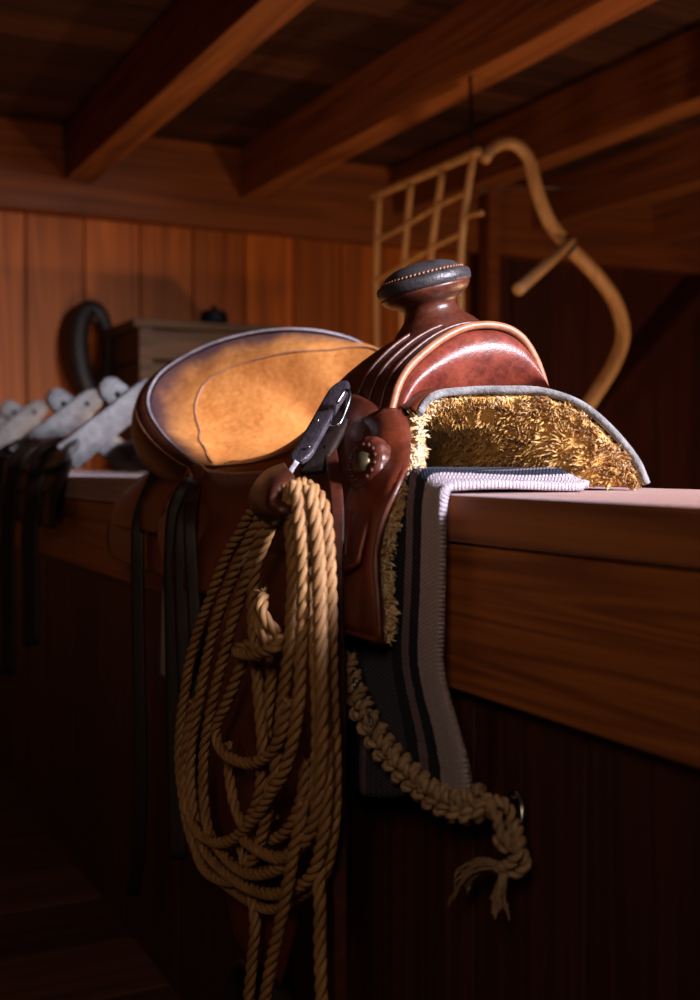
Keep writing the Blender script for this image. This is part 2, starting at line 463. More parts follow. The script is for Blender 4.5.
#        dy    widen  height  near-drop
spec = [(.000, 1.000, 1.000, .00), (.010, 1.020, 1.02, .004), (.020, 1.035, 1.04, .008), (.0225, 1.02, 1.02, .008), (.036, 1.05, 1.055, .015), (.048, 1.07, 1.075, .022), (.0505, 1.05, 1.055, .022), (.066, 1.08, 1.09, .034), (.078, 1.10, 1.10, .04), (.0805, 1.08, 1.085, .04), (.098, 1.11, 1.10, .05), (.125, 1.14, 1.06, .06), (.15, 1.16, .97, .07), (.18, 1.17, .84, .08)]
for dy, wd, ht, dr in spec:
    r_ = []
    for k, p in enumerate(rim):
        t = k/59; e = abs(t-.5)*2
        q = W(cen.x+(p.x-cen.x)*wd, p.y+dy+.02*dr*e*10*0, cen.z+(p.z-cen.z)*ht)
        q.z -= dr*e**3*.9; r_.append(q)
    secs.append(r_)
for k_ in (2, 5, 8):
    o = MB(); o.tube([p+(p-cen).normalized()*.001 for p in secs[k_]], .0026, 8); o.build('piping', M['fork'], S)
mb = MB(); mb.grid(secs); mb.build('fork', M['fork'], S, solid=.008, offset=-1, sub=1)
mb = MB(); mb.tube([p+W(0, -.002, 0) for p in rim], .0048, 10); o = mb.build('welt', M['welt'], S); o['label'] = 'tan rolled leather welt'
low_px = [(389,427),(393,421),(405,411),(423,398),(443,393),(474,391),(500,390),(520,390),(540,390)]
low = cr([P(x, y, Y=RY+.005) for x, y in low_px], 60)
face = []
for i in range(14):
    t = i/13; r_ = []
    for a, b in zip(rim, low):
        q = a.lerp(b, t); bul = math.sin(PI*min(1, t*1.15)**.6)*.020 if t < .87 else 0
        q = q+W(0, -.022*math.sin(PI*t**.7), 0)+W(0, .006, -.003)*(1-t); r_.append(q)
    face.append(r_)
# continue under the gullet
face.append([p+W(0, .03, .004) for p in low]); face.append([p+W(0, .14, .0) for p in low])
mb = MB(); mb.grid(face); o = mb.build('gullet_cover', M['red'], S, sub=1); o['label'] = 'oxblood leather front face of the fork'

# horn
hc = P(424.5, 288, X=.75)
tilt = Matrix.Translation(hc) @ Matrix.Rotation(math.radians(-15), 4, 'Y') @ Matrix.Rotation(math.radians(-3), 4, 'X')
R_ = .0605
mb = MB(); mb.lathe([(R_*.5, -.004), (R_*.95, -.003), (R_*.985, -.001), (R_, .003), (R_*.995, .009), (R_*.95, .0125), (R_*.90, .013), (R_*.885, .0115), (R_*.86, .0155), (R_*.72, .0235), (R_*.5, .0290), (R_*.25, .0315), (.002, .032)], 56, tilt)
hcap = mb.build('horn_cap', M['cap'], S)
for k in range(60):
    a = 2*PI*k/60; st = MB(); p = tilt @ W(R_*.875*math.cos(a), R_*.875*math.sin(a), .0143); q = tilt @ W(R_*.860*math.cos(a+.06), R_*.860*math.sin(a+.06), .0158)
    if k == 0: allst = MB()
    allst.tube([p, q], .0012, 5)
allst.build('stitching', M['welt'], hcap)
mb = MB()
mb.lathe([(.062, -.066), (.056, -.056), (.049, -.048), (.041, -.041), (.0355, -.035), (.0335, -.029), (.034, -.0235), (.038, -.0195), (.0465, -.016), (.0530, -.0115), (.0565, -.0065), (.0575, -.0025)], 56, tilt); mb.build('horn', M['fork'], S)
# seat and cantle
C0 = [P(207,472,X=.600), P(186,458,X=.588), P(163,436,X=.586), P(149,412,X=.594), P(150,391,X=.61), P(166,370,X=.640), P(205,348,X=.695), P(250,335,X=.755), P(295,331,X=.812), P(335,336,X=.872), P(368,349,X=.925), W(.965,1.63,1.02), W(.95,1.50,.95)]
C1 = [P(216,470,X=.612), P(207,455,X=.630), P(198,432,X=.650), P(194,408,X=.664), P(203,385,X=.686), P(231,367,X=.724), P(265,357,X=.764), P(306,350,X=.812), P(345,348,X=.862), P(380,352,X=.90), W(.935,1.58,1.0), W(.92,1.50,.94), W(.91,1.46,.92)]
C2 = [P(214,476,X=.604), P(227,463,X=.636), P(246,461,X=.680), P(270,456,X=.718), P(295,449,X=.768), P(330,438,X=.835), W(.89,1.60,.92), W(.90,1.50,.915), W(.90,1.46,.91)]
C3 = [W(.566,1.62,.862), W(.592,1.60,.893), W(.65,1.58,.906), W(.70,1.57,.911), W(.755,1.57,.913), W(.82,1.56,.912), W(.88,1.53,.906), W(.92,1.47,.89)]
C4 = [W(.566,1.47,.858), W(.592,1.465,.897), W(.64,1.46,.922), W(.69,1.455,.940), W(.755,1.45,.948), W(.82,1.45,.940), W(.88,1.44,.915), W(.92,1.42,.88)]
C5 = [W(.592,1.33,.870), W(.615,1.345,.92), W(.65,1.355,.965), W(.70,1.36,.995), W(.755,1.36,1.005), W(.81,1.36,.99), W(.86,1.36,.95), W(.91,1.36,.88)]
C6 = [W(.625,1.285,.90), W(.632,1.29,.945), W(.66,1.30,.99), W(.70,1.30,1.03), W(.755,1.30,1.04), W(.81,1.30,1.03), W(.85,1.30,.99), W(.89,1.30,.91)]
rowsS = [cr(c_, 70) for c_ in (C0, C1, C2, C3, C4, C5, C6)]
# dish the cantle between the rim and the crease
mid01 = [a.lerp(b, .5)+W(.004, .004, .0) for a, b in zip(rowsS[0], rowsS[1])]
mid12 = [a.lerp(b, .5)+W(.008, .012, -.006) for a, b in zip(rowsS[1], rowsS[2])]
ctrl = [rowsS[0], mid01, rowsS[1], mid12, rowsS[2], rowsS[3], rowsS[4], rowsS[5], rowsS[6]]
cols = [cr([r[k] for r in ctrl], 60) for k in range(70)]
G = [[cols[k][i] for k in range(70)] for i in range(60)]
mb = MB(); mb.grid(G); seat = mb.build('seat', M['seat'], S, solid=.007, offset=1, sub=1)
o = MB(); o.tube([p+W(-.001, -.004, .003) for p in cr(C0, 90)], .0023, 8); ob = o.build('cantle_binding', M['lace'], S); ob['label'] = 'pale cord edge along the cantle rim'
# raised stitched line inside the cantle
o = MB(); ln = [cols[k][int(60*.0)] for k in range(70)]
def seat_line(row, k0, k1, r_, mat, lift, nm):
    out = []
    for k in range(k0, k1):
        i = min(range(60), key=lambda i_: (cols[k][i_]-rowsS[row][k]).length); i = max(1, min(58, i)); kk = max(1, min(68, k))
        n_ = (cols[kk+1][i]-cols[kk-1][i]).cross(cols[kk][i+1]-cols[kk][i-1]).normalized()
        if n_.y-n_.z*1.2 > 0: n_ = -n_
        out.append(cols[k][i]+n_*lift)
    o = MB(); o.tube(cr(out[::3], 110), r_, 6); return o.build(nm, mat, seat)
seat_line(1, 3, 62, .0015, M['thread'], .0012, 'seam')
seat_line(2, 5, 60, .0014, M['brown_dark'], .0006, 'seam')
# cantle back (dark, rolled)
rim_c = cr(C0, 50); bk = []
for off, dz, r in ((0, 0, 0), (.012, .002, .3), (.026, -.006, .6), (.036, -.026, .9), (.036, -.055, 1), (.022, -.085, 1)):
    row = []
    for k, p in enumerate(rim_c):
        t = k/49; ang = smooth(t)*PI  # outward direction turns from near side round the rear
        e = math.sin(PI*min(1, max(0, t)))
        out = W(-math.cos(min(1, t*1.25)*PI*.78), math.sin(min(1, t*1.25)*PI*.78)+.2, 0).normalized()
        q = p+out*off*(.35+.65*e**.5)+W(0, 0, dz*(.25+.75*e**.6)); row.append(q)
    bk.append(row)
mb = MB(); mb.grid(bk); mb.build('cantle_back', M['brown_dark'], S, solid=.004, offset=1, sub=1)
# cantle roll stitching line
o = MB(); o.tube([p+W(-.002, 0, .001) for p in bk[2][:30]], .0013, 6); o.build('stitching', M['welt'], bpy.data.objects['cantle_back'])

# near skirt
def Xs(px, py, X): return P(px, py, X=X)
fe = [P(404,416,X=.650), P(411,442,X=.624), P(410,464,X=.600), P(398,492,X=.574), P(387,517,X=.562), P(380,545,X=.554), P(379,572,X=.550), P(382,606,X=.547), P(383,640,X=.546)]
def skirt_col(Y, ztop, xtop, zbot, xbot):
    pts = []
    for i in range(9):
        t = i/8; z = ztop+(zbot-ztop)*t
        x = xbot+(xtop-xbot)*(1-smooth(min(1, t*1.35)))
        pts.append(W(x, Y, z))
    return pts
skc = [fe, [W(.640,1.17,.957), W(.612,1.13,.935), W(.588,1.10,.900), W(.567,1.09,.868), W(.556,1.085,.845), W(.550,1.08,.815), W(.547,1.075,.79), W(.545,1.07,.755), W(.544,1.07,.725)], skirt_col(1.18, .95, .622, .722, .545), skirt_col(1.30, .93, .622, .724, .546), skirt_col(1.45, .90, .600, .728, .545), skirt_col(1.65, .894, .590, .731, .543), skirt_col(1.82, .894, .59, .735, .541),
       [W(.60,1.93,.885), W(.594,1.945,.872), W(.585,1.965,.86), W(.572,1.985,.845), W(.56,1.99,.83), W(.55,1.99,.81), W(.543,1.99,.785), W(.541,1.985,.76), W(.54,1.965,.742)]]
skc = [cr(c_, 9) for c_ in skc]
rows_ = [[c_[i] for c_ in skc] for i in range(9)]
sk, SG = panel('skirt', rows_, M['skirt'], S, 60, 30, .006, 1)
SG_cols = [[SG[i][k] for i in range(30)] for k in range(60)]
o = MB(); edge = [SG[i][0] for i in range(30)]+[SG[29][k] for k in range(1, 60)]+[SG[i][59] for i in range(28, 8, -1)]
o.tube([p+W(-.004, -.001, 0) for p in cr(edge, 160)], .0036, 8); ob = o.build('edge_binding', M['brown'], sk)
# fleece under the near skirt (sticks out past the front edge)
rnd = random.Random(3)
fz = MB()
# front arch of fleece: near bottom -> over the withers -> far bottom
Af = [P(386,643,X=.558), P(386,612,X=.560), P(383,575,X=.562), P(386,545,X=.564), P(393,517,X=.570), P(403,492,X=.581), P(415,464,X=.606), P(419,440,X=.632), P(418,418,X=.655), P(432,402,Y=1.13), P(465,397,Y=1.12), P(500,396,Y=1.10), P(536,397,Y=1.08), P(573,409,Y=1.05), P(603,433,Y=1.02), P(628,463,Y=1.0), P(639,487,Y=.995)]
def arch_back(dy, kz):
    base = [W(.562,0,.722), W(.563,0,.755), W(.565,0,.79), W(.568,0,.82), W(.574,0,.85), W(.592,0,.884), W(.620,0,.915), W(.640,0,.945), W(.665,0,.968), W(.70,0,.976), W(.735,0,.976), W(.77,0,.972), W(.80,0,.960), W(.83,0,.940), W(.855,0,.915), W(.875,0,.892), W(.885,0,.881)]
    return [W(p.x, Af[i].y+dy, p.z-kz*(p.z-.884) if p.z > .884 else p.z) for i, p in enumerate(base)]
A1 = [p.lerp(q, .35) for p, q in zip(Af, arch_back(.03, 0))]
for i, p in enumerate(A1): p.y = Af[i].y+.03
def make_arch(taper):
    out = [Af, A1, arch_back(.10, .0), arch_back(.18, .12), arch_back(.30, .75), arch_back(.48, .93), arch_back(.70, .95)]
    if taper:
        res = []
        for si, sec in enumerate(out):
            k_ = (0, .36, .62, .70, .72, .72, .72)[si]
            res.append([W(p.x-(p.x-.70)*k_*smooth((i-8)/4), p.y, p.z-(p.z-.872)*k_*.85*smooth((i-7)/3)) for i, p in enumerate(sec)])
        out = res
    out = [cr(a, 90) for a in out]
    col_ = [cr([a[k] for a in out], 50) for k in range(90)]
    return [[col_[k][i] for k in range(90)] for i in range(50)]
AG = make_arch(True); AG2 = make_arch(False)
fz.grid(AG)
fl = fz.build('fleece_lining', M['fleece'], S, solid=.006, offset=0)
fl['label'] = 'golden sheepskin lining under the skirts'
tf = MB(); FLIP = -1
far_in = [[AG[i][k] for k in range(46, 90)] for i in range(0, 34)]
tufts(tf, far_in, 13000, .013, rnd, FLIP, .0010)
far_edge = [[AG[i][k] for k in range(46, 90)] for i in range(0, 3)]
tufts(tf, far_edge, 2600, .010, rnd, FLIP, .0010); tufts(tf, far_edge, 900, .006, rnd, -FLIP, .0012)
near_edge = [[AG[i][k] for k in range(0, 46)] for i in range(0, 3)]
tufts(tf, near_edge, 2600, .009, rnd, FLIP, .0011); tufts(tf, near_edge, 1800, .004, rnd, -FLIP, .0011)
wl = tf.build('wool', M['fleece'], fl); wl['kind'] = 'stuff'
te = MB(); ec = cr(Af, 400)
def fringe(mb, i0, i1, count, length, inward, rad=.0012):
    for _ in range(count):
        i = rnd.randint(i0, i1); p = ec[i]; t_ = (ec[min(i+1, 399)]-ec[max(i-1, 0)]).normalized()
        inn = W(.72, p.y, .80)-p; inn.y = 0; inn = (inn-t_*inn.dot(t_)).normalized()
        if inn.length < .5: inn = W(0, 0, -1)
        cl = mnoise.noise_vector(p*70)*.9+W(rnd.uniform(-.4,.4), rnd.uniform(-.4,.4), rnd.uniform(-.4,.4))
        d = (W(0, -.75, 0)+inn*inward+cl).normalized(); L = length*rnd.uniform(.45, 1.25)
        q = p+inn*rnd.uniform(-.003, .009)+W(0, rnd.uniform(.0, .008), 0); pts = []; dd = d.copy()
        bend = W(rnd.uniform(-.7,.7), rnd.uniform(-.3,.3), rnd.uniform(-.9,.3))
        for s_ in range(4): pts.append(q.copy()); q = q+dd*L/3; dd = (dd+bend*.45).normalized()
        r0 = rad*rnd.uniform(.7, 1.4); mb.tube(pts, [r0*1.2, r0*1.3, r0*.9, r0*.15], 3, False)
fringe(te, 215, 398, 2300, .008, .35, .0009); fringe(te, 0, 215, 2600, .010, -.1)
we = te.build('wool_fringe', M['fleece_edge'], fl); we['kind'] = 'stuff'; we['label'] = 'cream wool fringe along the lining edge'
# far skirt: leather and felt over the fleece
fs = []
for i in (0, 1, 3, 6, 12, 20, 30, 40, 49):
    r_ = []
    for k in range(44, 90):
        p = AG2[i][k]; t = (k-44)/45
        nrm = W(math.sin(t*1.25), -.05, math.cos(t*1.25)).normalized()
        r_.append(p+nrm*.005+W(0, -.003 if i == 0 else 0, 0))
    fs.append(r_)
mb = MB(); mb.grid(fs); fsk = mb.build('skirt', M['skirt'], S, solid=.007, offset=1)
o = MB(); o.tube(cr([p+W(0, -.003, .002) for p in fs[0]], 80), .0046, 8); ob = o.build('edge_binding', M['felt'], fsk); ob['label'] = 'grey felt edge of the far skirt'
o = MB(); ob_p = fs[0][40]; 
# rear jockey over the skirt
rj = [[W(.598,1.68,.89), W(.592,1.78,.885), W(.585,1.88,.88), W(.582,1.95,.868)],
      [W(.560,1.68,.855), W(.556,1.78,.85), W(.553,1.88,.845), W(.556,1.965,.835)],
      [W(.540,1.68,.815), W(.538,1.78,.815), W(.536,1.88,.812), W(.537,1.955,.808)],
      [W(.533,1.68,.792), W(.532,1.78,.792), W(.531,1.87,.792), W(.532,1.925,.795)]]
panel('rear_jockey', rj, M['skirt'], S, 30, 20, .006, 1)
# seat jockey: rounded flap below the seat
sj = [[W(.590,1.335,.885), W(.584,1.42,.884), W(.580,1.50,.882), W(.583,1.60,.886), W(.604,1.69,.892)],
      [W(.562,1.33,.860), W(.556,1.42,.856), W(.553,1.50,.855), W(.556,1.60,.858), W(.574,1.70,.866)],
      [W(.538,1.34,.805), W(.530,1.42,.80), W(.528,1.50,.80), W(.530,1.60,.80), W(.540,1.69,.815)],
      [W(.530,1.37,.765), W(.524,1.43,.755), W(.523,1.50,.755), W(.523,1.58,.76), W(.526,1.65,.78)],
      [W(.528,1.41,.735), W(.522,1.45,.728), W(.521,1.50,.726), W(.521,1.55,.730), W(.523,1.60,.742)]]
panel('seat_jockey', sj, M['brown'], S, 36, 28, .006, 1)
# front jockey: side piece running down from the fork
fj = [[P(388,424,X=.640), P(372,405,X=.636), P(352,398,X=.632), P(330,420,X=.612), P(306,452,X=.592)],
      [P(392,446,X=.622), P(372,440,X=.612), P(345,440,X=.600), P(318,462,X=.586), P(292,490,X=.572)],
      [P(388,472,X=.592), P(368,476,X=.586), P(345,482,X=.577), P(318,502,X=.566), P(292,525,X=.556)],
      [P(372,520,X=.556), P(358,524,X=.552), P(342,530,X=.548), P(320,545,X=.544), P(298,560,X=.540)],
      [P(361,562,X=.541), P(352,568,X=.539), P(342,572,X=.537), P(326,578,X=.535), P(308,585,X=.533)]]
fjo, FG = panel('front_jockey', fj, M['fork'], S, 36, 36, .006, 1)
o = MB(); e = [FG[i][0] for i in range(36)]+[FG[35][k] for k in range(1, 36)]
o.tube([p+W(-.004, -.001, 0) for p in cr(e, 90)], .0034, 8); o.build('edge_binding', M['brown'], fjo)
e2 = [FG[i][7] for i in range(6, 34)]
o = MB(); o.tube([p+W(-.0065, -.001, 0) for p in cr(e2, 60)], .002, 6); o.build('stitching', M['brown'], fjo)
# concho with leather rosette
cc = P(371, 466, X=.580); nrm = Vector((-.93, -.25, .28)).normalized()
Mc = Matrix.Translation(cc+nrm*.008) @ nrm.to_track_quat('Z', 'Y').to_matrix().to_4x4()
mb = MB(); prof = []
vs = []; n_ = 48
for r, z in ((.006, .004), (.016, .006), (.020, .005), (.0245, .003), (.0255, -.001), (.0255, -.012)):
    prof.append((r, z))
vs = []
for r, z in prof:
    for k in range(n_):
        a = 2*PI*k/n_; rr = r*(1+.07*abs(math.sin(a*6))*(r > .02)); vs.append(Mc @ W(rr*math.cos(a)*1.0, rr*math.sin(a)*1.15, z))
fs_ = [tuple(range(n_))]+[(i*n_+k, i*n_+(k+1) % n_, (i+1)*n_+(k+1) % n_, (i+1)*n_+k) for i in range(len(prof)-1) for k in range(n_)]
mb.add(vs, fs_); rosette = mb.build('rosette', M['fork'], S)
mb = MB()
for k in range(14):
    a = 2*PI*k/14; mb.lathe([(.0015, 0), (.0032, .0005), (.0028, .0018), (.001, .0026)], 8, Mc @ Matrix.Translation((.0185*math.cos(a), .0195*math.sin(a), .005)))
mb.build('braided_edge', M['brown_dark'], rosette)
mb = MB(); mb.lathe([(.0125, .005), (.0125, .007), (.0105, .0095), (.006, .0118), (.002, .0125)], 32, Mc); o = mb.build('concho', M['brass'], rosette); o['label'] = 'dull metal concho'
# rear rosette with knotted strings
cc2 = P(196, 482, X=.565); Mc2 = Matrix.Translation(cc2+nrm*.004) @ nrm.to_track_quat('Z', 'Y').to_matrix().to_4x4()
mb = MB(); mb.lathe([(.026, -.004), (.026, .001), (.023, .004), (.006, .006)], 40, Mc2); ro2 = mb.build('rosette', M['brown_dark'], S)
mb = MB(); mb.tube([Mc2 @ W(*p) for p in ((-.012,.008,.004), (-.004,.012,.011), (.008,.004,.012), (.004,-.008,.010), (-.006,-.006,.007))], .004, 8); mb.build('knot', M['brown'], ro2)
# saddle strings
def string(pts, w, th=.0035, mat='dark', wd=(.80, -.60, 0)):
    o = MB(); strap_path(o, cr(pts, 40), wd, w, th); return o.build('saddle_string', M[mat], S)
string([P(158,470,X=.578), P(150,488,X=.556), P(143,505,X=.542), P(138,530,X=.526), P(138,600,X=.524), P(140,720,X=.524), P(141,800,X=.526), P(138,860,X=.528), P(133,895,X=.53)], .021)
string([P(196,482,X=.552), P(184,492,X=.540), P(176,512,X=.526), P(173,560,X=.520), P(174,640,X=.520), P(176,760,X=.520), P(178,860,X=.52)], .026)
string([P(199,486,X=.550), P(191,500,X=.536), P(184,525,X=.520), P(183,580,X=.516), P(186,660,X=.516), P(188,740,X=.515), P(186,800,X=.515)], .026)
string([P(195,488,X=.545), P(190,520,X=.514), P(194,600,X=.512), P(197,700,X=.512), P(198,780,X=.512)], .018)
# long strap beside the rope
string([P(330,446,X=.575), P(336,490,X=.545), P(338,530,X=.532), P(337,580,X=.524), P(339,700,X=.522), P(340,850,X=.520), P(341,1010,X=.520), P(342,1060,X=.52)], .014, mat='brown_dark')
# fender and stirrup leather
fd = [[W(.536,1.14,.80), W(.530,1.22,.80), W(.530,1.32,.80), W(.534,1.40,.80)],
      [W(.527,1.11,.68), W(.520,1.22,.68), W(.520,1.35,.68), W(.526,1.45,.68)],
      [W(.524,1.11,.52), W(.517,1.22,.52), W(.517,1.35,.52), W(.524,1.46,.52)],
      [W(.526,1.16,.40), W(.520,1.24,.40), W(.520,1.33,.40), W(.526,1.41,.40)],
      [W(.528,1.215,.30), W(.524,1.26,.30), W(.524,1.31,.30), W(.528,1.35,.30)]]
panel('fender', fd, M['skirt'], S, 30, 40, .006, 1)
o = MB(); st_ = []
for k in range(24):
    a = PI*k/23; st_.append(W(.53, 1.285+.065*math.cos(a), .205+.095*math.sin(a)))
strap_path(o, st_, (1, 0, 0), .045, .008); stirrup = o.build('stirrup', M['dark'], S)
o = MB(); o.box((.495, 1.215, .195), (.565, 1.355, .208)); o.build('tread', M['old_wood'], stirrup, bevel=.003)

# rope strap with its buckle
sp = [P(344,383,X=.634), P(330,406,X=.604), P(318,427,X=.575), P(306,448,X=.548), P(297,463,X=.531)]
o = MB(); pth = cr(sp, 30)
ws = [.0275*(1-max(0, (abs(k-14.5)-11.5)/3)**2*.55) for k in range(30)]
wdv = (RT*.95+UP*.62+FW*.25).normalized()
strap_path(o, pth, wdv, ws, .006); rs = o.build('rope_strap', M['strap'], S, bevel=.0012)
# darker billet lying under it
o = MB(); strap_path(o, [p+W(.012, -.012, -.010) for p in pth[2:]], wdv, .030, .006); o.build('billet', M['dark'], S)
bk_ = [P(337,403,X=.600), P(346,390,X=.612), P(350,396,X=.612), P(345,412,X=.602), P(339,424,X=.592), P(331,425,X=.586), P(329,420,X=.588)]
o = MB(); o.tube(cr(bk_, 40), .0021, 8); b1 = o.build('buckle', M['steel'], rs)
for (x, y, X) in ((336,389,.628), (318,421,.584), (309,447,.552)):
    o = MB(); o.lathe([(.0022, 0), (.0018, .0015), (.0005, .002)], 10, Matrix.Translation(P(x, y, X=X-.006)) @ nrm.to_track_quat('Z', 'Y').to_matrix().to_4x4())
    o.build('rivet', M['steel'], rs)
o = MB(); strap_path(o, cr([P(297,461,X=.530), P(292,469,X=.525), P(287,478,X=.514), P(284,484,X=.505)], 12), (RT+UP*.4), .006, .003); o.build('lace', M['lace'], rs)
# strap end wrapping round the coil
kl = [[P(286,466,X=.530), P(268,474,X=.522), P(256,488,X=.515), P(252,502,X=.512), P(257,516,X=.510), P(270,524,X=.508), P(284,523,X=.506)],
      [P(289,471,X=.505), P(273,480,X=.485), P(263,492,X=.476), P(260,503,X=.472), P(264,513,X=.472), P(274,519,X=.474), P(286,518,X=.480)],
      [P(291,478,X=.496), P(281,485,X=.474), P(274,495,X=.465), P(272,503,X=.463), P(275,509,X=.463), P(281,512,X=.466), P(289,512,X=.474)],
      [P(293,485,X=.505), P(288,490,X=.485), P(284,497,X=.478), P(283,502,X=.476), P(285,505,X=.476), P(287,506,X=.478), P(291,506,X=.484)]]
panel('keeper_loop', kl, M['brown_dark'], S, 34, 18, .005, 1)

# ------------------------------------------------------------------ twisted rope
def twisted(mb, path, R=.0068, pitch=.046, strands=3, n=6, step=.0030, taper=False, phase=0):
    path = [Vector(p) for p in path]
    L = sum((b-a).length for a, b in zip(path, path[1:])); m = max(8, int(L/step)); pts = cr(path, m)
    T = [(pts[min(i+1, m-1)]-pts[max(i-1, 0)]).normalized() for i in range(m)]
    u = T[0].orthogonal().normalized(); U = []
    for i in range(m): u = (u-T[i]*u.dot(T[i])).normalized(); U.append(u.copy())
    for s_ in range(strands):
        q = []
        for i in range(m):
            a = 2*PI*(i*step/pitch+s_/strands)+phase; w = T[i].cross(U[i])
            q.append(pts[i]+(U[i]*math.cos(a)+w*math.sin(a))*R*.52)
        mb.tube(q, R*.56, n, True)
def pp(lst, X, X2=None):
    n_ = len(lst); X2 = X if X2 is None else X2
    return [P(x, y, X=X+(X2-X)*i/(n_-1)) for i, (x, y) in enumerate(lst)]
lar = empty('rope_lariat', (.49, 1.25, .35)); ORG[lar.name] = Vector((.49, 1.25, .35))
tag(lar, 'coiled tan twisted rope hanging from the strap on the saddle', 'rope')
loops = [
 ([(262,506),(251,514),(239,535),(227,556),(213,592),(200,626),(190,662),(185,691),(181,722),(179,753),(182,790),(190,834),(204,865),(231,888),(262,907),(284,905),(304,893),(322,876),(331,846),(335,800),(335,753),(332,691),(331,614),(329,556),(325,514),(317,493),(304,483)], .494, .500),
 ([(266,508),(258,522),(240,560),(222,604),(210,645),(199,700),(191,750),(192,800),(204,848),(235,880),(272,894),(308,880),(322,842),(327,780),(324,700),(321,620),(318,545),(311,505),(300,482)], .487, .484),
 ([(271,508),(265,524),(251,566),(236,610),(224,655),(212,705),(204,755),(204,800),(212,838),(240,870),(270,872),(297,850),(312,800),(318,730),(314,640),(309,560),(304,505),(296,482)], .480, .488),
 ([(294,481),(298,510),(302,550),(303,600),(301,650),(299,700),(292,745),(284,772),(272,792),(254,819),(227,842),(202,836),(188,812),(184,782),(186,745),(194,700)], .470, .482),
 ([(288,484),(290,520),(293,580),(290,640),(284,690),(279,735),(275,775),(266,819),(254,857),(234,881),(208,873),(196,850),(190,815),(191,780)], .478, .493),
 ([(308,486),(314,512),(318,560),(320,640),(322,720),(319,790),(311,830),(296,850),(280,858),(262,852),(244,840)], .472, .480),
 ([(276,516),(268,532),(258,560),(253,590),(253,625),(256,652),(258,690),(262,735),(262,770),(258,800),(248,822)], .482, .493),
 ([(270,640),(272,668),(269,700),(266,740),(268,780),(274,820)], .497, .499),
 ([(244,655),(236,680),(226,705),(216,730),(223,752),(246,763),(266,757),(280,738),(290,700)], .484, .478),
 ([(196,800),(206,832),(226,858),(252,872),(280,866),(300,842)], .499, .499),
 ([(228,742),(230,780),(238,815),(256,838),(282,835),(300,805),(306,760)], .500, .503),
]
for i, (l, xa, xb) in enumerate(loops):
    mb = MB(); twisted(mb, pp(l, xa, xb), phase=i*1.3); o = mb.build('coil', M['rope'], lar)
for i, (l, xa, xb) in enumerate([
 ([(240,840),(253,905),(255,930),(252,960),(250,985),(247,1015),(246,1040)], .494, .49),
 ([(303,800),(299,830),(293,856),(286,895),(279,930),(272,960),(266,995),(262,1030),(260,1050)], .468, .47),
 ([(322,850),(319,880),(320,905),(320,940),(321,975),(322,1010),(322,1045)], .490, .488)]):
    mb = MB(); twisted(mb, pp(l, xa, xb), phase=i*2); mb.build('tail', M['rope'], lar)
mb = MB(); wr = []
for k in range(40):
    a = 2*PI*k/20; wr.append(P(256, 653, X=.484)+W(.020*math.cos(a)*.9, -.0155*math.sin(a)*1.2, 0)+W(0, 0, (k/39-.5)*.016))
twisted(mb, [P(236,652,X=.476), P(250,655,X=.468), P(268,650,X=.468), P(278,646,X=.474), P(280,640,X=.484), P(270,640,X=.492), P(250,644,X=.494), P(238,648,X=.488)])
mb.build('honda_wrap', M['rope'], lar)
mb = MB(); k0 = P(270, 622, X=.482)
twisted(mb, [k0+W(*p) for p in ((0,.014,.026), (-.008,.002,.022), (-.012,-.010,.010), (-.004,-.014,-.004), (.006,-.004,-.010), (.002,.010,-.004), (-.010,.010,.006), (-.013,-.004,-.006), (-.006,-.012,-.020), (0,-.004,-.032))], .0068)
mb.build('knot', M['rope'], lar)
mb = MB()
for k in range(60):
    a = rnd.random()*6.28; q = k0+W(0, .014, .024); d = W(math.cos(a)*.5-.3, math.sin(a)*.7+.3, .8).normalized()*(.010+.008*rnd.random())
    mb.tube([q, q+d*.6, q+d+W(0,.002,-.003)], [.0009, .0008, .0003], 4)
mb.build('frayed_end', M['rope'], lar)

# ------------------------------------------------------------------ braided rope tied to a ring on the partition
brd = empty('braided_rope', tuple(P(465, 800, X=.575))); ORG[brd.name] = P(465, 800, X=.575)
tag(brd, 'thick braided hemp rope with frayed ends running from saddle to wall ring', 'rope')
def braid(mb, path, width, period, R, strands=3, step=.0025):
    path = [Vector(p) for p in path]; L = sum((b-a).length for a, b in zip(path, path[1:])); m = int(L/step); pts = cr(path, m)
    for s_ in range(strands):
        q = []
        for i in range(m):
            T = (pts[min(i+1, m-1)]-pts[max(i-1, 0)]).normalized(); a = W(1, 0, 0); a = (a-T*a.dot(T)).normalized(); b = T.cross(a)
            ph = 2*PI*(i*step/period+s_/strands); q.append(pts[i]+b*math.sin(ph)*width/2+a*math.sin(2*ph)*width*.26)
        twisted(mb, q, R, .018, 2, 6, .0028)
bp = [(343,655),(352,685),(366,718),(385,748),(410,775),(438,797),(463,806),(487,801)]
mb = MB(); braid(mb, [P(x, y, X=.543+.036*i/7) for i, (x, y) in enumerate(bp)], .024, .050, .0060); mb.build('braid', M['braid'], brd)
rk = P(516, 818, X=.600)
mb = MB(); twisted(mb, [P(480,806,X=.588), P(495,800,X=.585), P(508,806,X=.588), P(511,822,X=.590), P(512,838,X=.588), P(505,848,X=.585), P(497,838,X=.588)], .0056, .02, 2); 
twisted(mb, [P(484,798,X=.590), P(497,815,X=.578), P(500,832,X=.578), P(512,846,X=.584), P(522,852,X=.59), P(526,862,X=.592), P(518,872,X=.588), P(505,870,X=.584)], .0056, .02, 2)
twisted(mb, [P(516,822,X=.592), P(520,845,X=.584), P(512,862,X=.580), P(498,868,X=.582)], .0056, .02, 2)
mb.build('hitch_knot', M['braid'], brd)
